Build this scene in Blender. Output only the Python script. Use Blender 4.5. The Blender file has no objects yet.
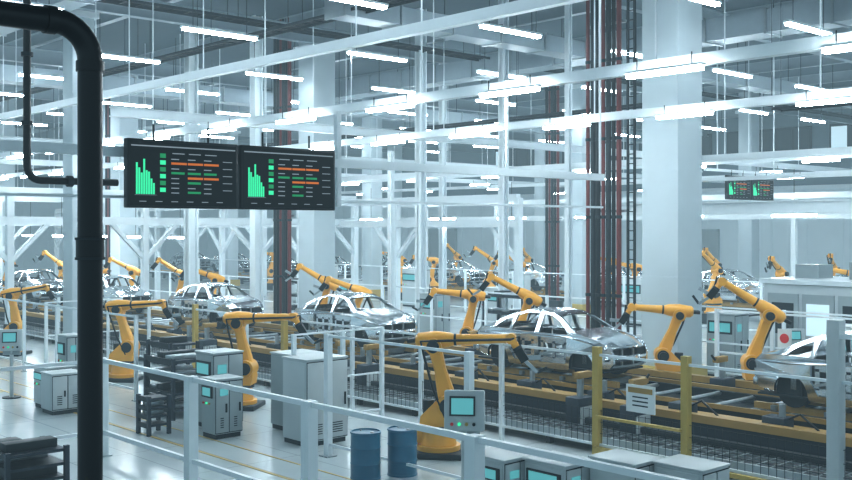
import bpy, bmesh, math, random
from mathutils import Vector, Matrix
from mathutils.geometry import tessellate_polygon
random.seed(4)
scene=bpy.context.scene

# ---------------------------------------------------------------- materials
def mat(name,col,rough=.5,metal=0.,emis=None,estr=0.,noise=0.,nscale=4.,spec=.5):
    m=bpy.data.materials.new(name); m.use_nodes=True
    nt=m.node_tree; b=nt.nodes['Principled BSDF']
    b.inputs['Base Color'].default_value=(*col,1)
    b.inputs['Roughness'].default_value=rough
    b.inputs['Metallic'].default_value=metal
    b.inputs['Specular IOR Level'].default_value=spec
    if emis:
        b.inputs['Emission Color'].default_value=(*emis,1)
        b.inputs['Emission Strength'].default_value=estr
    if noise>0:
        tc=nt.nodes.new('ShaderNodeTexCoord'); n=nt.nodes.new('ShaderNodeTexNoise')
        n.inputs['Scale'].default_value=nscale; n.inputs['Detail'].default_value=4
        r=nt.nodes.new('ShaderNodeMapRange')
        r.inputs['To Min'].default_value=1-noise; r.inputs['To Max'].default_value=1+noise
        mx=nt.nodes.new('ShaderNodeVectorMath'); mx.operation='SCALE'
        mx.inputs[0].default_value=col
        nt.links.new(tc.outputs['Object'],n.inputs['Vector'])
        nt.links.new(n.outputs['Fac'],r.inputs['Value'])
        nt.links.new(r.outputs['Result'],mx.inputs['Scale'])
        nt.links.new(mx.outputs['Vector'],b.inputs['Base Color'])
        r2=nt.nodes.new('ShaderNodeMapRange')
        r2.inputs['To Min'].default_value=max(0,rough-.1); r2.inputs['To Max'].default_value=min(1,rough+.1)
        nt.links.new(n.outputs['Fac'],r2.inputs['Value'])
        nt.links.new(r2.outputs['Result'],b.inputs['Roughness'])
    return m
M={}
M['white']=mat('painted_steel_white',(.70,.76,.79),.4,noise=.05)
M['column']=mat('column_paint',(.48,.55,.585),.6,noise=.06,nscale=1.5)
M['grey']=mat('cabinet_grey',(.31,.36,.375),.45,noise=.05)
M['lgrey']=mat('cabinet_light',(.46,.51,.525),.4,noise=.05)
M['dgrey']=mat('dark_grey',(.020,.028,.034),.5,noise=.1,spec=.3)
M['black']=mat('black_paint',(.005,.008,.011),.38,spec=.35)
M['steel']=mat('galvanised_steel',(.34,.385,.41),.35,.8,noise=.1,nscale=8)
M['bright']=mat('bare_body_metal',(.66,.70,.73),.19,1.0,noise=.06,nscale=3)
M['orange']=mat('robot_orange',(.80,.38,.045),.33,noise=.05)
M['ochre']=mat('ochre_paint',(.33,.20,.055),.45,noise=.12)
M['yellow']=mat('safety_yellow',(.45,.32,.08),.45,noise=.06)
M['red']=mat('pipe_red',(.12,.015,.015),.5)
M['redb']=mat('sign_red',(.6,.03,.03),.5)
M['blue']=mat('drum_blue',(.015,.13,.22),.35,noise=.1)
M['navy']=mat('rack_navy',(.014,.025,.040),.5,noise=.1)
M['teal']=mat('hmi_screen',(.03,.16,.18),.4,emis=(.10,.36,.38),estr=.65)
M['tube']=mat('led_tube',(1,1,1),.5,emis=(.84,.95,1.),estr=60)
M['tubef']=mat('led_tube_high',(1,1,1),.5,emis=(.80,.93,1.),estr=55)
M['duct']=mat('duct_metal',(.30,.36,.40),.4,.4,noise=.08)
M['sgreen']=mat('screen_green',(.02,.3,.15),.5,emis=(.05,.72,.34),estr=.8,spec=.1)
M['sdgreen']=mat('screen_dark_green',(.01,.12,.05),.5,emis=(.02,.30,.12),estr=.6,spec=.1)
M['sor']=mat('screen_orange',(.3,.08,.02),.5,emis=(.60,.16,.03),estr=.6,spec=.1)
M['sgrey']=mat('screen_grey',(.12,.15,.18),.5,emis=(.34,.4,.44),estr=.45,spec=.1)
M['sbg']=mat('screen_background',(.005,.008,.010),.5,emis=(.02,.03,.035),estr=.15,spec=.1)
M['glass']=mat('window_pane',(.3,.4,.45),.15,emis=(.6,.8,.9),estr=.6)
M['wlabel']=mat('label_white',(.7,.73,.73),.5)

def floor_mat():
    m=bpy.data.materials.new('polished_floor'); m.use_nodes=True; nt=m.node_tree
    b=nt.nodes['Principled BSDF']; tc=nt.nodes.new('ShaderNodeTexCoord')
    n=nt.nodes.new('ShaderNodeTexNoise'); n.inputs['Scale'].default_value=.35; n.inputs['Detail'].default_value=6
    cr=nt.nodes.new('ShaderNodeValToRGB')
    cr.color_ramp.elements[0].position=.3; cr.color_ramp.elements[0].color=(.47,.54,.56,1)
    cr.color_ramp.elements[1].position=.7; cr.color_ramp.elements[1].color=(.59,.65,.67,1)
    br=nt.nodes.new('ShaderNodeTexBrick'); br.inputs['Scale'].default_value=.2
    br.offset=0; br.inputs['Mortar Size'].default_value=.003
    br.inputs['Color1'].default_value=(1,1,1,1); br.inputs['Color2'].default_value=(.97,.97,.97,1); br.inputs['Mortar'].default_value=(.7,.7,.7,1)
    mx=nt.nodes.new('ShaderNodeMix'); mx.data_type='RGBA'; mx.blend_type='MULTIPLY'; mx.inputs[0].default_value=1
    nt.links.new(tc.outputs['Object'],n.inputs['Vector']); nt.links.new(tc.outputs['Object'],br.inputs['Vector'])
    nt.links.new(n.outputs['Fac'],cr.inputs['Fac']); nt.links.new(cr.outputs['Color'],mx.inputs[6])
    nt.links.new(br.outputs['Color'],mx.inputs[7]); nt.links.new(mx.outputs[2],b.inputs['Base Color'])
    b.inputs['Roughness'].default_value=.17
    return m
M['floor']=floor_mat()
M['wall']=mat('wall_paint',(.66,.74,.78),.7,noise=.05,nscale=.5)
M['wallup']=mat('wall_upper_cladding',(.14,.19,.22),.7,noise=.08,nscale=.5)
M['ceil']=mat('ceiling_deck',(.075,.11,.135),.8,noise=.1,nscale=.6)
KEYS=list(M); IDX={k:i for i,k in enumerate(KEYS)}

# ---------------------------------------------------------------- builder
class B:
    def __init__(s): s.bm=bmesh.new()
    def _fin(s,verts,k,mtx=None):
        if mtx is not None: bmesh.ops.transform(s.bm,matrix=mtx,verts=verts)
        fs=set(f for v in verts for f in v.link_faces)
        for f in fs: f.material_index=IDX[k]
        return fs
    def box(s,c,size,k,rot=None,bev=0):
        r=bmesh.ops.create_cube(s.bm,size=1); vs=r['verts']
        m=Matrix.Translation(Vector(c))@(rot.to_4x4() if rot else Matrix())@Matrix.Diagonal((*size,1))
        s._fin(vs,k,m)
        if bev:
            es=list(set(e for v in vs for e in v.link_edges))
            rr=bmesh.ops.bevel(s.bm,geom=es,offset=bev,segments=2,affect='EDGES',profile=.5,clamp_overlap=True)
            for f in rr['faces']: f.material_index=IDX[k]
    def bx(s,x0,x1,y0,y1,z0,z1,k,bev=0):
        s.box(((x0+x1)/2,(y0+y1)/2,(z0+z1)/2),(abs(x1-x0),abs(y1-y0),abs(z1-z0)),k,bev=bev)
    def cyl(s,p,q,r1,k,r2=None,seg=16):
        p=Vector(p);q=Vector(q);d=q-p;L=d.length
        r=bmesh.ops.create_cone(s.bm,cap_ends=True,cap_tris=False,segments=seg,radius1=r1,radius2=r1 if r2 is None else r2,depth=L)
        m=Matrix.Translation((p+q)/2)@d.to_track_quat('Z','Y').to_matrix().to_4x4()
        s._fin(r['verts'],k,m)
    def beam(s,p,q,w,h,k):
        p=Vector(p);q=Vector(q);d=q-p;L=d.length
        rt=d.to_track_quat('X','Z').to_matrix()
        s.box((p+q)/2,(L,w,h),k,rot=rt)
    def ibeam(s,p,q,w,h,k,t=.03):
        p=Vector(p);q=Vector(q);d=q-p;L=d.length
        rt=d.to_track_quat('X','Z').to_matrix(); c=(p+q)/2; up=rt@Vector((0,0,1))
        s.box(c,(L,t,h),k,rot=rt)
        s.box(c+up*(h/2-t/2),(L,w,t),k,rot=rt); s.box(c-up*(h/2-t/2),(L,w,t),k,rot=rt)
    def path(s,pts,r,k,seg=10):
        pts=[Vector(p) for p in pts]; rings=[]
        n=len(pts); ref=None
        for i,p in enumerate(pts):
            t=(pts[min(i+1,n-1)]-pts[max(i-1,0)]).normalized()
            if ref is None: ref=t.orthogonal().normalized()
            else: ref=(ref-t*ref.dot(t)).normalized()
            b=t.cross(ref)
            rings.append([s.bm.verts.new(p+(ref*math.cos(a)+b*math.sin(a))*r) for a in [2*math.pi*j/seg for j in range(seg)]])
        for i in range(n-1):
            for j in range(seg):
                f=s.bm.faces.new((rings[i][j],rings[i][(j+1)%seg],rings[i+1][(j+1)%seg],rings[i+1][j])); f.material_index=IDX[k]
        for rg in (rings[0][::-1],rings[-1]):
            f=s.bm.faces.new(rg); f.material_index=IDX[k]
    def loft(s,rings,k,caps=True):
        R=[[s.bm.verts.new(Vector(p)) for p in rg] for rg in rings]; n=len(R[0])
        for i in range(len(R)-1):
            for j in range(n):
                f=s.bm.faces.new((R[i][j],R[i][(j+1)%n],R[i+1][(j+1)%n],R[i+1][j])); f.material_index=IDX[k]
        if caps:
            for rg in (R[0][::-1],R[-1]):
                f=s.bm.faces.new(rg); f.material_index=IDX[k]
    def grid(s,fn,nu,nv,k,th=.02):
        for off in (0,-th):
            V=[[s.bm.verts.new(fn(i/nu,j/nv)+Vector((0,0,off))) for j in range(nv+1)] for i in range(nu+1)]
            for i in range(nu):
                for j in range(nv):
                    f=s.bm.faces.new((V[i][j],V[i+1][j],V[i+1][j+1],V[i][j+1])); f.material_index=IDX[k]
    def mesh(s,name):
        bmesh.ops.recalc_face_normals(s.bm,faces=s.bm.faces)
        me=bpy.data.meshes.new(name); s.bm.to_mesh(me); s.bm.free()
        used=sorted(set(p.material_index for p in me.polygons)); mp={u:i for i,u in enumerate(used)}
        for u in used: me.materials.append(M[KEYS[u]])
        for p in me.polygons: p.material_index=mp[p.material_index]; p.use_smooth=True
        me.set_sharp_from_angle(angle=.6)
        return me
    def obj(s,name,loc=(0,0,0),rz=0):
        return put(s.mesh(name),name,loc,rz)
def put(me,name,loc=(0,0,0),rz=0,parent=None):
    o=bpy.data.objects.new(name,me); o.location=loc; o.rotation_euler=(0,0,rz)
    scene.collection.objects.link(o); o.parent=parent
    return o

# ---------------------------------------------------------------- room shell
CZ=14.; XL=-118; XR=16; YN=-8; YF=78
b=B(); b.bx(XL,XR,YN,YF,-.2,0,'floor'); b.obj('floor')
b=B(); b.bx(XL,XR,YN,YF,CZ,CZ+.3,'ceil'); b.obj('ceiling')
b=B(); b.bx(XL,XR,YF,YF+.3,0,8,'wall'); b.bx(XL,XR,YF+.02,YF+.3,8,CZ,'wallup')
for i in range(0,45): b.bx(XL+3*i-.06,XL+3*i+.06,YF-.05,YF,0,8,'wall')
b.bx(XL,XR,YF-.12,YF,7.8,8.1,'white'); b.obj('wall_back')
b=B(); b.bx(XL-.3,XL,YN,YF,0,8,'wall'); b.bx(XL-.3,XL,YN,YF,8,CZ,'wallup')
for i in range(0,29): b.bx(XL,XL+.05,YN+3*i-.06,YN+3*i+.06,0,CZ,'wall')
b.obj('wall_left')
for i in range(9):
    x=-74+i*9
    b=B()
    b.bx(x,x+7.5,YF-.2,YF-.05,10.2,12.8,'black')
    for j in range(5): b.bx(x+.15+j*1.48,x+1.4+j*1.48,YF-.24,YF-.18,10.4,12.6,'glass' if (i+j)%4==0 else 'dgrey')
    b.obj('window_%d'%(i+1))
for i,x in enumerate((-30,-52,-84)):
    b=B(); b.bx(x,x+4,YF-.12,YF-.03,0,4.4,'grey')
    for j in range(10): b.bx(x+.1,x+3.9,YF-.16,YF-.1,.15+j*.42,.2+j*.42,'steel')
    b.bx(x-.2,x,YF-.25,YF-.03,0,4.6,'grey'); b.bx(x+4,x+4.2,YF-.25,YF-.03,0,4.6,'grey'); b.bx(x-.2,x+4.2,YF-.25,YF-.03,4.4,4.6,'grey')
    b.obj('door_%d'%(i+1))
b=B(); b.bx(XL,XR,YF-.2,YF-.12,0,.25,'dgrey'); b.obj('baseboard_back')
b=B()
b.bx(-46,-6,11.15,11.23,0,.006,'yellow'); b.bx(-46,-6,12.0,12.05,0,.006,'yellow')
b.bx(-30.1,-30,-2,11.2,0,.006,'yellow'); b.obj('floor_marking_line')

# ceiling structure
b=B()
for y in [x*6.65+4.4 for x in range(0,11)]:
    b.ibeam((XL,y+2,CZ-.3),(XR,y+2,CZ-.3),.3,.6,'duct')
b.obj('ceiling_joist')
b=B()
for x in [-9-13.3*i for i in range(0,8)]:
    b.ibeam((x,YN,12.9),(x,YF,12.9),.35,.7,'duct',t=.05)
b.obj('ceiling_girder')
def duct(p,q,w,h):
    b=B(); p=Vector(p);q=Vector(q); b.beam(p,q,w,h,'duct'); L=(q-p).length; d=(q-p)/L
    n=int(L/2.4)
    for i in range(n+1):
        c=p+d*(i*2.4); b.beam(c-d*.04,c+d*.04,w+.1,h+.1,'steel')
        if i%2==0: b.cyl(c+Vector((0,0,h/2)),(c.x,c.y,CZ),.015,'dgrey',seg=6)
    b.obj('ventilation_duct')
duct((-100,33.5,11.9),(-4,33.5,11.9),1.1,.8)
duct((-45.5,6,11.4),(-45.5,70,11.4),1.0,.7)
duct((-100,13.6,11.9),(-12,13.6,11.9),.8,.5)
duct((-26,20,11.7),(-26,70,11.7),.9,.6)
def tray(p,q,w):
    b=B(); p=Vector(p);q=Vector(q); d=(q-p).normalized(); s=d.cross(Vector((0,0,1)))
    L=(q-p).length
    for k in (-1,1): b.beam(p+s*k*w/2,q+s*k*w/2,.03,.1,'dgrey')
    for i in range(int(L/.6)): c=p+d*i*.6; b.beam(c-s*w/2,c+s*w/2,.03,.03,'dgrey')
    for j in range(4): b.path([p+s*(j-1.5)*w*.2+Vector((0,0,.04)),q+s*(j-1.5)*w*.2+Vector((0,0,.04))],.03,'black',6)
    for i in range(int(L/6)+1):
        c=p+d*i*6
        for k in (-1,1): b.cyl(c+s*k*w/2,Vector((c.x,c.y,CZ))+s*k*w/2,.012,'dgrey',seg=5)
    b.obj('cable_tray')
tray((-95,20.6,11.6),(-6,20.6,11.6),.6)
tray((-32,8,12.2),(-32,72,12.2),.7)
tray((-95,31.5,9.2),(-20.5,31.5,9.2),.6)
tray((-17.2,31.5,8.6),(-4,31.5,8.6),.6)

# ---------------------------------------------------------------- columns
def column(x,y,w,name='structural_column'):
    b=B()
    b.bx(x-w/2,x+w/2,y-w/2,y+w/2,0,CZ,'column',bev=.03)
    for z in (3.2,6.4,9.6): b.bx(x-w/2-.008,x+w/2+.008,y-w/2-.008,y+w/2+.008,z,z+.05,'column')
    b.bx(x-w/2-.12,x+w/2+.12,y-w/2-.12,y+w/2+.12,0,.5,'yellow',bev=.02)
    b.bx(x-w/2-.15,x+w/2+.15,y-w/2-.15,y+w/2+.15,CZ-1.6,CZ-1.4,'white')
    b.obj(name)
column(-18.2,27,1.3)
for x in (-36.4,-54.6,-72.8,-91): column(x,27,1.15)
for x in (-36.4,-54.6,-72.8,-91): column(x,45.2,1.0)
for x in (-36.4,-54.6,-72.8): column(x,63,1.0)
column(-36.6,16.3,.85)
def hcol(x,y,w,z1,k='white'):
    b=B(); t=w*.14
    b.bx(x-w/2,x+w/2,y-w/2,y-w/2+t,0,z1,k); b.bx(x-w/2,x+w/2,y+w/2-t,y+w/2,0,z1,k); b.bx(x-t/2,x+t/2,y-w/2,y+w/2,0,z1,k)
    b.bx(x-w*.8,x+w*.8,y-w*.8,y+w*.8,0,.04,'steel'); b.obj('steel_post')
hcol(-40,22.9,.46,CZ); hcol(-38.4,25.2,.42,CZ)
hcol(-32.4,29.5,.36,CZ); hcol(-27.6,29.5,.3,CZ); hcol(-24.6,29.8,.2,CZ)
hcol(-48,36,.34,CZ); hcol(-40,38,.3,CZ); hcol(-64,30,.4,CZ)
hcol(-30.5,26.2,.18,7.7)

def bundle(x,y,n,ladder=True):
    b=B()
    for i in range(n):
        k=['red','black','dgrey','red','black','dgrey'][i%6]; r=[.085,.065,.09,.065,.085][i%5]
        b.cyl((x-.19*i,y-.02*i,0.6),(x-.19*i,y-.02*i,CZ),r,k,seg=10)
        for z in (2.5,5,7.5,10,12.5): b.cyl((x-.19*i,y-.02*i,z),(x-.19*i,y-.02*i,z+.1),r+.02,'dgrey',seg=10)
    for z in (2.2,5.2,8.2,11.2): b.bx(x-.19*n,x+.2,y+.08,y+.14,z,z+.08,'steel')
    b.bx(x-.19*n,x+.2,y-.2,y+.2,0,.6,'dgrey')
    if ladder:
        for k in (.35,.6): b.bx(x+k-.02,x+k+.02,y-.05,y+.05,0,CZ,'dgrey')
        for i in range(40): b.bx(x+.35,x+.6,y-.02,y+.02,.3*i+1,.3*i+1.03,'dgrey')
    b.obj('riser_pipe_bundle')
bundle(-19.9,26.6,7); bundle(-37.6,26.4,6,False); bundle(-37.9,45,5,False); bundle(-55.9,27,5,False)

# ---------------------------------------------------------------- overhead white beams
for y,z in ((14.6,8.9),(16.6,7.8),(23.2,7.8),(30,7.0),(43,7.8),(56,7.8)):
    b=B(); b.beam((-100,y,z),(4,y,z),.2,.22,'white')
    for x in [-98+i*6.65 for i in range(15)]: b.cyl((x,y,z),(x,y,CZ-.6),.02,'white',seg=6)
    b.obj('overhead_support_beam')
for x,z in ((-29.2,8.2),(-41.5,8.2),(-54.6,8.2)):
    b=B(); b.ibeam((x,14,z),(x,70,z),.22,.3,'white')
    for y in (14.6,23.2,43,56): b.cyl((x,y,z),(x,y,CZ-.6),.02,'white',seg=6)
    b.obj('overhead_cross_beam')
b=B(); b.ibeam((-23.6,30,5.35),(4,30,5.35),.3,.42,'white',t=.05)
b.beam((-23.6,30,6.3),(4,30,6.3),.14,.12,'white')
for x in (-23.5,-9,0): b.beam((x,30,0),(x,30,7),.16,.16,'white')
b.obj('crane_runway_beam')
def gantry(p,q,zs,step,brace=True):
    b=B(); p=Vector(p);q=Vector(q);L=(q-p).length;d=(q-p)/L;n=int(L/step)
    for z in zs: b.beam(p+Vector((0,0,z)),q+Vector((0,0,z)),.26,.34,'white')
    for i in range(n+1):
        c=p+d*i*step; b.beam(c,c+Vector((0,0,zs[-1])),.28,.28,'white')
        if brace and i<n:
            b.beam(c+Vector((0,0,zs[0]-1.7)),c+d*1.7+Vector((0,0,zs[0])),.18,.18,'white')
            b.beam(c+d*step+Vector((0,0,zs[0]-1.7)),c+d*(step-1.7)+Vector((0,0,zs[0])),.18,.18,'white')
    b.obj('steel_gantry_frame')
gantry((-42.5,10,0),(-42.5,34,0),(5.0,6.2),6)
gantry((-60,10,0),(-60,40,0),(5.0,6.4),6)
gantry((-78,33,0),(-30,33,0),(4.9,6.0),8)
gantry((-78,13,0),(-44,13,0),(5.0,6.2),8.5)
gantry((-70,57,0),(-22,57,0),(5.4,6.6),8,False)

# ---------------------------------------------------------------- lights
def tubeX(b,x,y,z,L,k):
    b.bx(x-L/2,x+L/2,y-.08,y+.08,z-.05,z+.03,k)
    b.bx(x-L/2-.04,x+L/2+.04,y-.1,y+.1,z+.03,z+.08,'white')
for y,dx,z,xs in ((16.2,3.9,7.6,-11.1),(22.8,3.9,7.6,-11.1),(42.6,6.5,7.6,-14.7),(49.2,10.4,7.6,-17),(55.8,7.8,7.6,-14),(66.4,9,7.6,-20)):
    b=B(); x=xs+dx*2
    while x>-100:
        tubeX(b,x,y,z,1.6,'tube')
        for k in (-.6,.6): b.cyl((x+k,y,z+.08),(x+k,y,z+.3),.012,'dgrey',seg=5)
        x-=dx
    b.obj('led_tube_light_row')
for i in range(9):
    x=-9.2-6.65*i; b=B()
    for j in range(8):
        y=11.1+6.65*j
        if i==0 and j<2: continue
        b.bx(x-.08,x+.08,y-1.35,y+1.35,10.95,11.03,'tubef'); b.bx(x-.11,x+.11,y-1.4,y+1.4,11.03,11.1,'white')
        for k in (-1,1): b.cyl((x,y+k,11.1),(x,y+k,12.6),.012,'dgrey',seg=5)
    b.obj('led_high_bay_light_row')
b=B()
for x in (-44,-48.5,-53,-57.5,-62): tubeX(b,x,24.6,4.25,2.2,'tubef'); b.cyl((x,24.6,4.3),(x,24.6,7),.012,'dgrey',seg=5)
for x in (-20,-25,-30,-35,-40,-46): tubeX(b,x,38,5.2,1.8,'tubef'); b.cyl((x,38,5.3),(x,38,7),.012,'dgrey',seg=5)
b.obj('workstation_light_row')

# ---------------------------------------------------------------- car body in white
TOP=[(-2.2,.80),(-2.05,.93),(-1.7,1.0),(-1.35,1.16),(-1.0,1.31),(-.6,1.40),(-.1,1.43),(.3,1.40),(.6,1.30),(.9,1.14),(1.15,1.0),(1.5,.93),(1.9,.83),(2.12,.70)]
def ztop(x):
    for i in range(len(TOP)-1):
        if TOP[i][0]<=x<=TOP[i+1][0]:
            t=(x-TOP[i][0])/(TOP[i+1][0]-TOP[i][0]); return TOP[i][1]*(1-t)+TOP[i+1][1]*t
    return TOP[0][1] if x<0 else TOP[-1][1]
def hw(x,z):
    h=.88
    if z>.88: h-=(z-.88)*.55
    if z<.6: h-=(.6-z)**2*.3
    a=abs(x)-1.4
    if a>0: h-=.28*a*a
    return h
def arc(cx,cz,r,a0,a1,n): return [(cx+r*math.cos(math.radians(a0+(a1-a0)*i/n)),cz+r*math.sin(math.radians(a0+(a1-a0)*i/n))) for i in range(n+1)]
def car_mesh():
    b=B()
    outer=[(x,z) for x,z in TOP]+[(2.2,.55),(2.2,.35),(2.1,.24),(1.74,.22)]+arc(1.36,.24,.36,0,180,10)[1:]+[(.96,.12),(.5,.1),(0,.1),(-.5,.1),(-.98,.12)]+arc(-1.36,.24,.36,0,180,10)[1:]+[(-1.76,.24),(-2.12,.28),(-2.22,.45),(-2.23,.65)]
    # openings of the bare shell: door apertures run from sill to cant rail
    holes=[[(.04,.24),(.04,.84),(.96,.86),(.94,.45),(.88,.26)],
           [(.04,.93),(.98,.93),(.85,1.05),(.6,1.22),(.35,1.33),(.04,1.37)],
           [(-.09,.93),(-.09,1.37),(-.5,1.36),(-.8,1.28),(-.87,.93)],
           [(-.09,.24),(-.78,.24),(-.92,.5),(-.92,.86),(-.09,.84)],
           [(-.95,.95),(-.92,1.25),(-1.15,1.17),(-1.35,1.06),(-1.44,.96)]]
    for s in (-1,1):
        loops=[outer]+holes
        allp=[p for l in loops for p in l]
        tris=tessellate_polygon([[Vector((p[0],p[1],0)) for p in l] for l in loops])
        lay=[]
        for off in (0,.07):
            V=[b.bm.verts.new((x,s*(hw(x,z)-off),z)) for x,z in allp]; lay.append(V)
            for t in tris:
                try:
                    f=b.bm.faces.new([V[i] for i in t]); f.material_index=IDX['bright']
                except ValueError: pass
        st=0
        for l in loops:
            n=len(l)
            for i in range(n):
                a_,c_=st+i,st+(i+1)%n
                f=b.bm.faces.new((lay[0][a_],lay[0][c_],lay[1][c_],lay[1][a_])); f.material_index=IDX['bright']
            st+=n
        # inner door panels: pressed frame with access holes, intrusion beam
        for x0,x1 in ((.08,.92),(-.86,-.13)):
            b.box(((x0+x1)/2,s*.80,.77),(x1-x0,.03,.14),'bright'); b.box(((x0+x1)/2,s*.80,.32),(x1-x0,.03,.12),'bright')
            for xx in (x0+.05,(x0+x1)/2,x1-.05): b.box((xx,s*.80,.55),(.09,.03,.4),'bright')
            b.beam((x0,s*.835,.42),(x1,s*.835,.62),.03,.06,'steel')
        b.path([(-2.0,s*.80,.80),(-1.4,s*.885,.80),(0,s*.892,.885),(1.0,s*.89,.89),(1.6,s*.875,.80),(2.05,s*.77,.68)],.018,'bright',6)
        for cx in (-1.36,1.36):
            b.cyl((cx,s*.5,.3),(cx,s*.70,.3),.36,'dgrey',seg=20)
            b.box((cx,s*.6,.5),(.2,.2,.5),'steel',bev=.04)
    def roof(u,v):
        x=-1.05+1.6*u; h=hw(x,ztop(x)); y=(v*2-1)*h; return Vector((x,y,ztop(x)+.05*(1-(v*2-1)**2)))
    b.grid(roof,8,8,'bright')
    def hood(u,v):
        x=1.12+1.02*u; h=hw(x,ztop(x))-.05; y=(v*2-1)*h; q=abs(v*2-1)
        return Vector((x,y,ztop(x)+.04*(1-q*q)-.03*u*q+(.015 if .45<q<.75 else 0)))
    b.grid(hood,6,16,'bright')
    def deck(u,v):
        x=-2.2+.5*u; h=hw(x,ztop(x))-.03; y=(v*2-1)*h; return Vector((x,y,ztop(x)+.03*(1-(v*2-1)**2)))
    b.grid(deck,4,8,'bright')
    for x in (-.6,-.1,.25): b.beam((x,-.6,ztop(x)-.02),(x,.6,ztop(x)-.02),.06,.03,'steel')
    b.path([(2.0,-.78,.46),(2.2,-.5,.46),(2.27,0,.46),(2.2,.5,.46),(2.0,.78,.46)],.07,'bright',8)
    b.path([(2.02,-.75,.68),(2.17,-.4,.69),(2.22,0,.7),(2.17,.4,.69),(2.02,.75,.68)],.035,'bright',8)
    b.path([(2.05,-.7,.26),(2.18,0,.26),(2.05,.7,.26)],.035,'steel',8)
    for s in (-1,1):
        b.box((2.06,s*.5,.58),(.14,.34,.14),'dgrey'); b.box((2.1,s*.22,.45),(.04,.05,.45),'steel')
    b.box((1.98,0,.46),(.05,1.1,.36),'black')
    b.box((-2.18,0,.62),(.06,1.35,.34),'bright',bev=.02); b.box((-2.2,0,.38),(.1,1.45,.16),'bright',bev=.03)
    for s in (-1,1): b.box((-2.2,s*.55,.7),(.08,.3,.13),'dgrey')
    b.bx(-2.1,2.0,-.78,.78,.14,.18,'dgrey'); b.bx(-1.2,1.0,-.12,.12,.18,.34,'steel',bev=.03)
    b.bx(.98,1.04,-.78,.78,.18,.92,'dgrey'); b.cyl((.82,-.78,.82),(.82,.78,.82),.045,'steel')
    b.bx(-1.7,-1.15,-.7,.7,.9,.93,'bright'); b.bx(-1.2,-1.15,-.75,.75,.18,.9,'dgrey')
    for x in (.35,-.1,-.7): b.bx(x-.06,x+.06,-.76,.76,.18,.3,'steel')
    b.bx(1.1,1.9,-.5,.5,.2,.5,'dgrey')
    return b.mesh('car_body')
CAR=car_mesh()
def skid_mesh():
    b=B()
    for s in (-.6,.6): b.beam((-2.4,s,-.12),(2.4,s,-.12),.12,.14,'ochre')
    for x in (-1.9,-.7,.7,1.9): b.beam((x,-.75,-.12),(x,.75,-.12),.12,.1,'steel')
    for x in (-1.3,1.0):
        for s in (-.6,.6): b.cyl((x,s,-.06),(x,s,.13),.05,'ochre')
    return b.mesh('car_skid')
SK=skid_mesh()
def car(x,y,z=.95,rz=0):
    e=bpy.data.objects.new('car_body_shell',None); e.location=(x,y,z); e.rotation_euler=(0,0,rz); scene.collection.objects.link(e)
    o=put(CAR,'body',parent=e); o.scale=(1.06,1.04,1.1); put(SK,'skid',parent=e)
for x in (-9.4,-17.9,-26.7,-35.4,-44.2,-53,-62,-71,-80,-89): car(x,21.3)
for x in (-22,-29,-36,-43,-49.5,-56,-63,-70,-77,-84): car(x,48)

# ---------------------------------------------------------------- conveyor
def conveyor(yc,x0,x1,near=True,name='assembly_conveyor'):
    b=B()
    for s in (-1.1,1.1):
        b.ibeam((x0,yc+s,.6),(x1,yc+s,.6),.16,.26,'dgrey')
        b.beam((x0,yc+s*1.08,.77),(x1,yc+s*1.08,.77),.07,.1,'ochre')
    x=x0+.3
    while x<x1:
        b.cyl((x,yc-1.05,.67),(x,yc+1.05,.67),.055,'steel',seg=8); x+=.9
    b.bx(x0,x1,yc-1.0,yc+1.0,.4,.5,'dgrey')
    x=x0+1
    while x<x1:
        for s in (-1.1,1.1):
            b.bx(x-.08,x+.08,yc+s-.08,yc+s+.08,0,.48,'dgrey'); b.bx(x-.15,x+.15,yc+s-.15,yc+s+.15,0,.03,'steel')
        b.beam((x,yc-1.1,.25),(x,yc+1.1,.25),.08,.08,'dgrey')
        x+=2.2
    if near:
        for yy,zz,k in ((yc-2.55,.74,'ochre'),(yc-1.75,.62,'ochre'),(yc+2.4,.74,'ochre')):
            b.beam((x0,yy,zz),(x1,yy,zz),.22,.16,k)
            b.beam((x0,yy,zz-.32),(x1,yy,zz-.32),.1,.48,'navy')
        b.bx(x0,x1,yc-2.45,yc-1.2,.08,.12,'dgrey')
        b.bx(x0,x1,yc-4.1,yc-2.75,.26,.32,'dgrey')
        b.beam((x0,yc-4.12,.3),(x1,yc-4.12,.3),.06,.14,'steel')
        b.beam((x0,yc-3.0,.4),(x1,yc-3.0,.4),.14,.12,'dgrey')
        x=x0+.5
        while x<x1:
            b.bx(x-.015,x+.015,yc-4.1,yc-2.75,.32,.335,'steel')
            x+=.3
        for j in range(5): b.bx(x0,x1,yc-4.0+j*.25,yc-3.98+j*.25,.32,.338,'steel')
        x=x0+1
        while x<x1:
            for yy in (yc-4.0,yc-2.85,yc-2.5,yc+2.4): b.bx(x-.06,x+.06,yy-.06,yy+.06,0,.6 if yy>yc-2.7 else .27,'dgrey')
            b.bx(x-.25,x+.25,yc-2.4,yc-2.0,.12,.95,'dgrey' if int(x)%2 else 'navy',bev=.03)
            b.cyl((x+.1,yc-2.2,.95),(x+.1,yc-2.2,1.2),.07,'steel',seg=10)
            b.path([(x+.2,yc-2.2,.9),(x+.5,yc-2.25,1.05),(x+.9,yc-2.3,.8),(x+1.1,yc-2.3,.3)],.025,'black',6)
            x+=2.2
    return b.obj(name)
conveyor(21.3,-95,-2)
conveyor(48,-90,-12,False)

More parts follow.
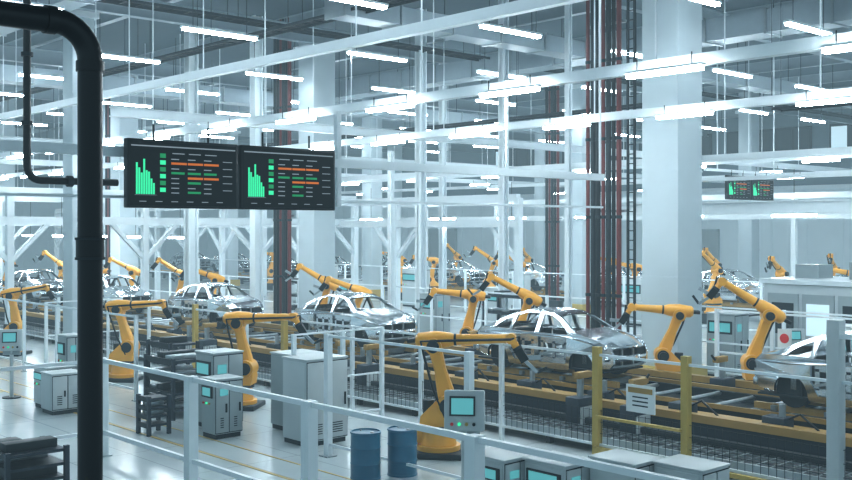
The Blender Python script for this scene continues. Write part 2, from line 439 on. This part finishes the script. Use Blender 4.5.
def fixture():
    b=B()
    b.bx(-.3,.3,-.2,.2,0,.9,'navy',bev=.03); b.cyl((0,0,.9),(0,0,1.35),.08,'steel'); b.bx(-.15,.35,-.08,.08,1.3,1.45,'ochre',bev=.02)
    b.cyl((.35,0,1.38),(.5,0,1.5),.03,'black'); b.bx(-.25,.25,-.22,-.2,.3,.7,'lgrey')
    return b.mesh('clamping_fixture')
FX=fixture()
for x in (-5.5,-13.3,-14.8,-22.3,-23.6,-31,-32.2,-40):
    put(FX,'clamping_fixture',(x,18.35,0),math.pi/2); put(FX,'clamping_fixture',(x+.6,23.3,0),-math.pi/2)

# ---------------------------------------------------------------- robots
def robot_mesh(a,bb,L1=1.15,L2=1.35,riser=.12):
    b=B(); a=math.radians(a); bb=math.radians(bb)
    b.bx(-.55,.55,-.55,.55,0,riser,'dgrey',bev=.02)
    b.cyl((0,0,riser),(0,0,riser+.1),.46,'orange',seg=24)
    b.cyl((0,0,riser+.1),(0,0,riser+.42),.38,'orange',r2=.32,seg=24)
    b.cyl((0,0,riser+.42),(0,0,riser+.5),.39,'dgrey',seg=24)
    b.box((-.34,0,riser+.25),(.3,.3,.26),'orange',bev=.04)
    zt=riser+.5
    b.loft([[(.38,-.27,zt),(.38,.27,zt),(-.36,.27,zt),(-.36,-.27,zt)],
            [(.42,-.25,zt+.2),(.42,.25,zt+.2),(-.34,.25,zt+.2),(-.34,-.25,zt+.2)],
            [(.40,-.15,zt+.52),(.40,.15,zt+.52),(-.02,.15,zt+.52),(-.02,-.15,zt+.52)]],'orange')
    b.cyl((-.22,.08,zt+.15),(-.22,.08,zt+.5),.12,'dgrey',seg=14)
    S=Vector((.22,0,zt+.42))
    b.cyl(S+Vector((0,-.27,0)),S+Vector((0,.27,0)),.22,'orange',seg=22)
    for sd in (-1,1):
        b.cyl(S+Vector((0,sd*.27,0)),S+Vector((0,sd*.3,0)),.16,'dgrey',seg=18)
    b.cyl(S+Vector((0,.3,0)),S+Vector((0,.42,0)),.12,'dgrey',seg=16)
    u=Vector((math.sin(a),0,math.cos(a))); n=Vector((u.z,0,-u.x)); E=S+u*L1
    def ring(c,w,t):
        return [c+n*w*cx+Vector((0,t*cy,0)) for cx,cy in ((1,-.6),(1,.6),(.7,1),(-.7,1),(-1,.6),(-1,-.6),(-.7,-1),(.7,-1))]
    b.loft([ring(S,.18,.15),ring(S+u*.3,.17,.12),ring(S+u*.75,.12,.10),ring(E,.14,.13)],'orange')
    b.cyl(E+Vector((0,-.21,0)),E+Vector((0,.21,0)),.175,'orange',seg=20)
    b.cyl(E+Vector((0,.21,0)),E+Vector((0,.33,0)),.11,'dgrey',seg=14)
    b.cyl(E+Vector((0,-.24,0)),E+Vector((0,-.21,0)),.13,'dgrey',seg=18)
    f=Vector((math.cos(bb),0,math.sin(bb))); g=Vector((-f.z,0,f.x))
    K=E+g*.12
    def rg(c,w,t):
        return [c+g*w*math.sin(q)+Vector((0,t*math.cos(q),0)) for q in [math.pi*2*i/12 for i in range(12)]]
    b.loft([rg(K-f*.38,.11,.13),rg(K-f*.32,.16,.18),rg(K,.19,.18),rg(K+f*.3,.16,.16),rg(K+f*.42,.12,.12),rg(K+f*(L2-.15),.09,.09),rg(K+f*(L2-.1),.11,.12)],'orange')
    for yy in (-.1,.02,.12): b.cyl(K-f*.38+Vector((0,yy,0)),K-f*.55+Vector((0,yy,0)),.05,'black',seg=10)
    b.cyl(K+f*.42,K+f*.47,.125,'dgrey',seg=14)
    W=K+f*L2
    b.cyl(W+Vector((0,-.12,0)),W+Vector((0,.12,0)),.11,'orange',seg=16)
    h=(f*.5-Vector((0,0,1))*.8).normalized()
    b.cyl(W,W+h*.2,.08,'orange',seg=14); b.cyl(W+h*.2,W+h*.26,.1,'dgrey',seg=14)
    T=W+h*.26
    b.beam(T,T+h*.28,.14,.18,'black')
    b.beam(T+h*.2,T+h*.2+f*.35,.06,.09,'steel'); b.beam(T+h*.28,T+h*.55+f*.1,.06,.07,'steel'); b.beam(T+h*.55+f*.1,T+h*.45+f*.35,.05,.06,'dgrey')
    side=Vector((0,-.25,0))
    b.path([S+side-u*.2-n*.1,S+side+u*.4-n*.2,E+side-u*.2-n*.22,E+side*.9-f*.25+g*.12,K+side*.8+f*.1,K+side*.75+f*.6,W+side*.7,W+f*.16+g*.04,T+h*.1],.028,'black',8)
    return b.mesh('robot_arm')
def robot(x,y,yaw,a,bb,L1=1.15,L2=1.35,riser=.12):
    return put(robot_mesh(a,bb,L1,L2,riser),'robot_arm',(x,y,0),math.radians(yaw))
robot(-15.6,14.7,38,-14,2,1.25,1.6)
robot(-23.2,14.7,40,-12,2,1.2,1.5)
robot(-29.8,14.7,40,-18,4,1.2,1.4)
robot(-38.6,14.6,42,-10,10); robot(-46,15,45,-15,8); robot(-53,15,45,-10,15)
robot(-16.5,24.4,-140,-22,4,1.2,1.3,riser=.25)
robot(-13.8,24.4,-140,-20,32,1.3,1.45,riser=.3)
robot(-24.2,24.4,-140,-12,6,riser=.3)
robot(-22.0,24.4,-135,-20,28,1.2,1.4,riser=.35)
robot(-32.3,24.4,-140,-15,30,riser=.4); robot(-30.4,24.4,-140,-20,20,riser=.2)
robot(-40.5,24.4,-130,-12,20,riser=.3); robot(-43.5,24.4,-120,-12,35,riser=.3)
robot(-48.4,24.4,-140,-12,25,riser=.4); robot(-52,24.4,-125,-8,8,riser=.3)
robot(-57,24.4,-140,-12,35,riser=.4); robot(-65,24.4,-140,-12,25,riser=.4)
VAR=[robot_mesh(-15,10,riser=.5),robot_mesh(-8,28,riser=.5),robot_mesh(-20,35,1.25,1.4,riser=.5)]
for i,(x,y) in enumerate(((-20.7,44.8),(-24.2,44.8),(-27.8,44.8),(-32.5,44.8),(-40.6,44.8),(-43,44.8),(-48,44.8),(-51,44.8),(-60,44.8),(-66,44.8),(-25,51.6),(-32,51.6),(-39,51.6),(-46,51.6),(-53,51.6),(-60,51.6),(-69,24.6),(-75,24.6),(-82,24.6),(-62,17.9),(-68,17.9),(-75,17.9))):
    put(VAR[i%3],'robot_arm',(x,y,0),math.radians(-150+(i*67)%80 if y<50 else -120+(i*41)%60))

# ---------------------------------------------------------------- fences
def fence_x(y,x0,x1,xs,h,rails,pw=.09,kp='white',ks=None,mesh=None,name='safety_fence',rk='white',rw=.05):
    b=B()
    for i,x in enumerate(xs):
        k=ks[i] if ks else kp; p=pw*(1.6 if k=='yellow' else 1)
        b.bx(x-p/2,x+p/2,y-p/2,y+p/2,0,h+.02+(.12 if k=='yellow' else 0),k); b.bx(x-pw,x+pw,y-pw,y+pw,0,.02,'steel')
    for z in rails: b.bx(x0,x1,y-rw/2,y+rw/2,z-rw/2,z+rw/2,rk)
    if mesh:
        z0,z1,st=mesh; x=x0
        while x<x1: b.bx(x-.004,x+.004,y-.004,y+.004,z0,z1,'dgrey'); x+=st
        z=z0
        while z<z1: b.bx(x0,x1,y-.004,y+.004,z-.004,z+.004,'dgrey'); z+=st*1.5
    return b.obj(name)
b=B()
for x in (-20.2,-16.6,-13,-9.4,-5.8,-2.2): b.bx(x-.095,x+.095,9.405,9.595,0,2.02,'white'); b.bx(x-.15,x+.15,9.35,9.65,0,.02,'steel')
for z in (1.97,.5): b.bx(-20.2,-2.2,9.46,9.54,z-.04,z+.04,'white')
for y in (6.2,2.9,-.4): b.bx(-20.285,-20.115,y-.085,y+.085,0,2.02,'white')
for z in (1.97,.5): b.bx(-20.235,-20.165,-.4,9.46,z-.035,z+.035,'white')
b.obj('safety_fence')
fence_x(16.4,-52,-3,[-3.6,-6.2,-10.75,-12.8,-15.4,-18,-20.6,-23.6,-25.5,-28.4,-31.4,-34.4,-38.6,-42,-46,-50],2.2,(2.18,.4),pw=.09,
   ks=['white','white','yellow','yellow','white','white','white','yellow','white','yellow','white','white','white','white','white','white'],mesh=(.4,1.1,.15))
b=B(); b.bx(-12.8,-8,16.25,16.33,.3,.38,'yellow'); b.bx(-12.75,-10.8,16.25,16.33,.95,1.0,'yellow'); b.obj('safety_gate')
b=B(); b.bx(-8.0,-7.78,16.25,16.5,0,3.2,'lgrey',bev=.02); b.bx(-8.15,-7.6,16.1,16.6,0,.04,'steel'); b.bx(-7.78,-4,16.28,16.36,2.9,2.98,'white'); b.bx(-4,-3.85,16.25,16.4,0,3.1,'lgrey'); b.obj('cell_gate')
fence_x(25.8,-15.9,-4,[-15.9,-14.2,-10.6,-7.5,-4.4],2.4,(2.38,1.2,.3),pw=.1)
fence_x(27.9,-60,-3,[-3-3.0*i for i in range(20)],2.3,(2.28,1.2,.3),pw=.09)
fence_x(40.5,-70,-12,[-12-3.6*i for i in range(17)],2.4,(2.38,1.2,.3),pw=.1)
fence_x(13.2,-48,-26,[-26-2.6*i for i in range(9)],2.3,(2.28,.3),pw=.09)
fence_x(12.9,-17.0,-12.9,[-17.0,-12.9],2.5,(2.48,.25),pw=.13)
for xf in (-33,-19.2):
    b=B()
    for y in (13.6,15.0,16.2): b.bx(xf-.045,xf+.045,y-.045,y+.045,0,2.3,'white')
    for z in (2.28,1.2,.3): b.bx(xf-.02,xf+.02,13.6,16.2,z-.02,z+.02,'white')
    b.obj('safety_fence')
b=B(); b.bx(-11.95,-11.3,16.2,16.23,1.2,1.72,'wlabel'); b.bx(-11.9,-11.35,16.19,16.2,1.57,1.67,'ochre')
for z in (1.48,1.4,1.32): b.bx(-11.8,-11.45,16.192,16.2,z,z+.025,'dgrey')
b.bx(-11.95,-11.9,16.23,16.4,1.6,1.64,'steel'); b.obj('warning_sign')
b=B(); b.bx(-14.0,-13.6,25.7,25.72,1.5,2.0,'wlabel'); b.cyl((-13.8,25.69,1.75),(-13.8,25.7,1.75),.13,'redb'); b.obj('prohibition_sign')

# ---------------------------------------------------------------- cabinets
def cabinet(x,y,sx,sy,h,screen=False,k='grey',rz=0,doors=2):
    b=B()
    b.bx(-sx/2+.03,sx/2-.03,-sy/2+.03,sy/2-.03,0,.1,'dgrey')
    b.bx(-sx/2,sx/2,-sy/2,sy/2,.1,h,k,bev=.02)
    b.bx(-sx/2-.02,sx/2+.02,-sy/2-.02,sy/2+.02,h,h+.04,'lgrey',bev=.01)
    w=sy/doors
    for i in range(doors):
        y0=-sy/2+i*w
        b.bx(sx/2,sx/2+.006,y0,y0+w,.12,h-.02,'dgrey')
        b.bx(sx/2,sx/2+.022,y0+.012,y0+w-.012,.14,h-.04,k,bev=.006)
        b.bx(sx/2+.02,sx/2+.05,y0+w-.1,y0+w-.07,h*.45,h*.6,'black')
        for j in range(5): b.bx(sx/2+.018,sx/2+.028,y0+.12,y0+w-.15,.25+j*.05,.27+j*.05,'dgrey')
    b.bx(-sx/2+.04,sx/2-.04,-sy/2-.015,-sy/2,.14,h-.04,k,bev=.005)
    if screen:
        b.bx(-sx/2+.08,sx/2-.08,-sy/2-.05,-sy/2-.015,h*.7,h*.9,'dgrey',bev=.01)
        b.bx(-sx/2+.14,sx/2-.14,-sy/2-.056,-sy/2-.05,h*.73,h*.87,'teal')
        b.bx(sx/2+.02,sx/2+.03,-sy/2+.1,-sy/2+.1+min(.3,sy*.3),h*.74,h*.86,'teal')
        for i,kk in enumerate(('redb','sgreen','yellow')): b.cyl((-sx/2+.15+.12*i,-sy/2-.015,h*.6),(-sx/2+.15+.12*i,-sy/2-.05,h*.6),.025,kk,seg=10)
    return b.obj('control_cabinet',(x,y,0),rz)
cabinet(-18.4,13.6,.9,1.1,1.84,k='lgrey'); cabinet(-19.9,14.2,.9,.9,1.75)
cabinet(-21.4,13.0,.8,.8,1.75,True); cabinet(-20.3,12.4,.6,.7,1.3,True)
cabinet(-26.6,11.2,.8,.8,1.05,True,k='lgrey'); cabinet(-25.7,11.0,.7,.8,1.0,k='lgrey')
cabinet(-27.9,12.2,.6,.5,1.7,True)
for x,y in ((-11.4,12.1),(-10.5,12.5)): cabinet(x,y,.85,.7,1.05,True,k='lgrey')
for x,y in ((-9.6,13.0),(-8.7,13.4)): cabinet(x,y,.85,.7,1.15,False,k='lgrey')
cabinet(-17.5,29,1,.8,2.0,True); cabinet(-12.2,26.6,1.2,.8,2.1,True,k='lgrey'); cabinet(-31,29,1,.8,2.0,True); cabinet(-47,12,1,.8,1.8,True)
for x in (-22,-30,-38,-46,-55): cabinet(x,41.5,1.4,1,2.2,True,k='lgrey')
for x in (-24,-33,-44,-50): cabinet(x,34.8,1.2,.9,1.9,True,k='lgrey')
b=B(); b.bx(-17.4,-12.6,31,34,0,2.9,'lgrey',bev=.04); b.bx(-17.5,-12.5,30.9,34.1,2.9,3.05,'white')
for i in range(4):
    b.bx(-17.2+i*1.18,-16.15+i*1.18,30.94,31,.4,2.6,'grey'); b.bx(-17.05+i*1.18,-16.3+i*1.18,30.92,30.94,1.3,2.3,'glass' if i%2 else 'dgrey')
b.bx(-12.6,-12.55,31.4,33.6,.4,2.6,'grey'); b.cyl((-15,32.5,3.05),(-15,32.5,3.6),.2,'steel'); b.bx(-16.8,-16,32,33,3.05,3.5,'grey'); b.obj('machine_enclosure')

def hmi(x,y,rz,z=1.7,s=1.):
    b=B(); b.cyl((0,0,0),(0,0,z-.2),.06*s,'lgrey'); b.cyl((0,0,0),(0,0,.03),.25,'dgrey',seg=20)
    R=Matrix.Rotation(math.radians(-8),3,'Y')
    b.box((.05,0,z),(.24*s,.66*s,.66*s),'lgrey',rot=R,bev=.03)
    b.box((.175*s+.005,-.03,z+.09),(.03,.42*s,.32*s),'dgrey',rot=R); b.box((.195*s+.005,-.03,z+.09),(.01,.36*s,.26*s),'teal',rot=R)
    for i,k in enumerate(('redb','sgreen','yellow','black')): b.cyl((.15*s,-.2*s+.12*i,z-.2*s),(.23*s,-.2*s+.12*i,z-.2*s),.028,k,seg=10)
    b.box((0,0,z-.4*s),(.1,.5*s,.12*s),'grey',rot=R)
    b.obj('operator_panel',(x,y,0),rz)
hmi(-12.1,12.0,math.radians(-48)); hmi(-28.8,10.9,math.radians(-30),1.6,.9); hmi(-13.9,26.4,math.radians(-40),1.7,.8)

def drum(x,y):
    b=B(); r=.28
    prof=[(0.0,r+.01),(.03,r+.01),(.04,r),(.27,r),(.29,r+.012),(.31,r),(.57,r),(.59,r+.012),(.61,r),(.84,r),(.85,r+.012),(.88,r+.012),(.885,r-.01),(.86,r-.015)]
    b.loft([[(rr*math.cos(a),rr*math.sin(a),zz) for a in [2*math.pi*i/28 for i in range(28)]] for zz,rr in prof],'blue')
    b.cyl((.15,0,.86),(.15,0,.885),.035,'steel',seg=10); b.cyl((-.15,.05,.86),(-.15,.05,.88),.02,'steel',seg=10)
    b.obj('oil_drum',(x,y,0),random.random())
drum(-15.05,12.3); drum(-14.8,13.0)

def rack(x,y,sx,sy,h,rz=0,lv=4):
    b=B()
    for i in (-1,1):
        for j in (-1,1): b.bx(i*sx/2-.04,i*sx/2+.04,j*sy/2-.04,j*sy/2+.04,0,h,'navy')
    for l in range(lv):
        z=.2+l*(h-.3)/(lv-1); b.bx(-sx/2,sx/2,-sy/2,sy/2,z,z+.05,'navy'); b.bx(-sx/2,sx/2,-sy/2-.03,-sy/2,z-.03,z+.08,'dgrey')
        n=int(sx/.4)
        for k in range(n):
            if (k+l)%3: b.bx(-sx/2+.08+k*.4,-sx/2+.38+k*.4,-sy/2+.06,sy/2-.06,z+.05,z+.05+.1+.05*((k*l)%2),'dgrey' if k%2 else 'steel',bev=.015)
    b.obj('storage_rack',(x,y,0),rz)
rack(-23.4,13.1,1.4,1.2,1.5); rack(-24.9,13.7,1.2,.8,1.7); rack(-17.6,6.9,1.0,1.0,1.0); rack(-18.9,6.9,1.0,.8,.8)
rack(-21.6,11.4,.5,.5,.9)
rack(-26.7,28.9,2,.8,2.2); rack(-40,28.9,2,.8,2.2)
rack(-7.4,12.9,1.2,.7,.9)
b=B(); b.bx(-.4,.4,-.3,.3,0,.9,'navy',bev=.02); b.bx(-.3,.3,-.32,-.3,.2,.8,'dgrey'); b.cyl((0,0,.9),(0,0,1.15),.1,'steel'); b.bx(-.2,.2,-.15,.15,1.15,1.35,'dgrey',bev=.02); b.obj('drive_unit',(-6.6,11.2,0))

# ---------------------------------------------------------------- suspended displays
def display_mesh():
    b=B(); W=2.02; H=1.1
    b.bx(-.14,0,0,W,0,H,'black',bev=.015); b.bx(-.22,-.14,.4,W-.4,.2,H-.2,'dgrey')
    b.bx(.0,.004,.04,W-.04,.04,H-.04,'sbg')
    e=.004; e2=.008
    b.bx(e,e2,.06,W-.06,H-.12,H-.1,'sgrey')
    for i,hh in enumerate((.5,.42,.34,.56,.38,.36,.25,.18)): b.bx(e,e2,.14+i*.042,.172+i*.042,.22,.22+hh,'sgreen')
    b.bx(e,e2,.12,.5,.205,.21,'sgrey')
    for i in range(6): b.bx(e,e2,.56,.66,.26+i*.11,.33+i*.11,'sdgreen' if i%2 else 'sgreen')
    for c in range(3): b.bx(e,e2,.78+c*.3,1.0+c*.3,.88,.895,'sgrey')
    for r in range(8):
        z=.24+r*.078
        for c in range(3):
            k='sgrey'
            if r==6 or (r==3 and c>0): k='sor'
            elif r==4: k='sdgreen'
            elif c==1 and r%2==0: k='sdgreen'
            hgt=.036 if k in('sor','sdgreen') else .016
            b.bx(e,e2,.76+c*.3,.76+c*.3+(.28 if k=='sor' else .24 if k!='sgrey' else .14),z,z+hgt,k)
    for r in range(5): b.bx(e,e2,1.72,1.9,.3+r*.12,.312+r*.12,'sgrey')
    for i in range(6): b.bx(e,e2,.2+i*.28,.32+i*.28,.1,.112,'sgrey')
    for y in (.5,1.5): b.cyl((-.1,y,H),(-.1,y,H+.25),.02,'dgrey',seg=6)
    return b.mesh('wall_display_screen')
DS=display_mesh()
put(DS,'wall_display_screen',(-15.1,7.52,5.02)); put(DS,'wall_display_screen',(-15.1,9.6,5.02))
for y in (41.6,43.7): put(DS,'wall_display_screen',(-25.1,y,6.0))
b=B(); b.beam((-25.25,40,7.3),(-25.25,47,7.3),.12,.12,'white'); b.cyl((-25.25,41,7.3),(-25.25,41,CZ),.03,'white',seg=6); b.cyl((-25.25,46,7.3),(-25.25,46,CZ),.03,'white',seg=6); b.obj('display_support_frame')
b=B(); b.beam((-15.45,1,5.92),(-15.45,20,5.92),.14,.16,'white'); b.beam((-15.45,1,5.2),(-15.45,20,5.2),.05,.05,'white')
for y in (8.1,8.9,10.2,11.1): b.bx(-15.4,-15.24,y-.04,y+.04,5.2,6.0,'dgrey')
for y in (1.2,11.95): b.beam((-15.45,y,0 if y<2 else 5.1),(-15.45,y,7.8 if y<2 else 6.9),.1,.1,'white')
b.cyl((-15.45,16.6,5.92),(-15.45,16.6,7.7),.03,'white',seg=8); b.cyl((-15.45,19.9,5.92),(-15.45,19.9,CZ),.03,'white',seg=8)
b.obj('display_support_frame')

# ---------------------------------------------------------------- foreground pipe
b=B(); x,y,r,zt,R=-5.75,2.63,.071,5.88,.21
pts=[(x,y,0.02),(x,y,2),(x,y,4),(x,y,zt-R)]+[(x,y-R+R*math.cos(t),zt-R+R*math.sin(t)) for t in [math.pi/2*i/8 for i in range(1,9)]]+[(x,y-1.5,zt),(x,y-5,zt)]
b.path(pts,r,'black',28)
for z in (4.53,2.2): b.cyl((x,y,z),(x,y,z+.10),.08,'black',seg=28); b.cyl((x,y,z-.015),(x,y,z),.086,'dgrey',seg=28); b.cyl((x,y,z+.1),(x,y,z+.115),.086,'dgrey',seg=28)
b.cyl((x,y,zt-R-.06),(x,y,zt-R),.08,'black',seg=28); b.cyl((x,y-R,zt),(x,y-R-.06,zt),.08,'black',seg=28)
b.cyl((x,y,0),(x,y,.03),.16,'dgrey',seg=24)
b.obj('drain_pipe')
b=B(); X=-15
b.path([(X,5.9,CZ),(X,5.9,7),(X,5.9,5.6)]+[(X,5.9+.2-.2*math.cos(t),5.6-.2*math.sin(t)) for t in [math.pi/2*i/6 for i in range(1,7)]]+[(X,6.6,5.4),(X,7.3,5.4)],.055,'black',12)
for z in (6.2,7.2,8.4): b.cyl((X,5.9,z),(X,5.9,z+.06),.085,'dgrey',seg=12)
b.cyl((X,6.5,5.4),(X,6.58,5.4),.085,'dgrey',seg=12)
b.obj('conduit_pipe')

# ---------------------------------------------------------------- world (ambient light + thin luminous haze in the hall air), camera
w=bpy.data.worlds.new('world'); scene.world=w; w.use_nodes=True; nt=w.node_tree
bg=nt.nodes['Background']; bg.inputs[0].default_value=(.64,.81,.93,1); bg.inputs[1].default_value=.9
SIG=.003; FOG=(.34,.50,.58)
ab=nt.nodes.new('ShaderNodeVolumeAbsorption'); ab.inputs['Color'].default_value=(0,0,0,1); ab.inputs['Density'].default_value=SIG
em=nt.nodes.new('ShaderNodeEmission'); em.inputs['Color'].default_value=(*FOG,1); em.inputs['Strength'].default_value=SIG
ad=nt.nodes.new('ShaderNodeAddShader'); nt.links.new(ab.outputs[0],ad.inputs[0]); nt.links.new(em.outputs[0],ad.inputs[1])
nt.links.new(ad.outputs[0],nt.nodes['World Output'].inputs['Volume'])
cam=bpy.data.cameras.new('camera'); co=bpy.data.objects.new('camera',cam); scene.collection.objects.link(co)
co.location=(0,0,4.7)
f=Vector((-.736,.677,0)).normalized()
co.rotation_euler=f.to_track_quat('-Z','Y').to_euler()
cam.sensor_width=36; cam.lens=43.6; cam.shift_y=-12/852; cam.clip_end=400
scene.camera=co
scene.view_settings.view_transform='Standard'
try: scene.view_settings.look='Medium High Contrast'
except Exception as e: print('look',e)
scene.view_settings.exposure=.3
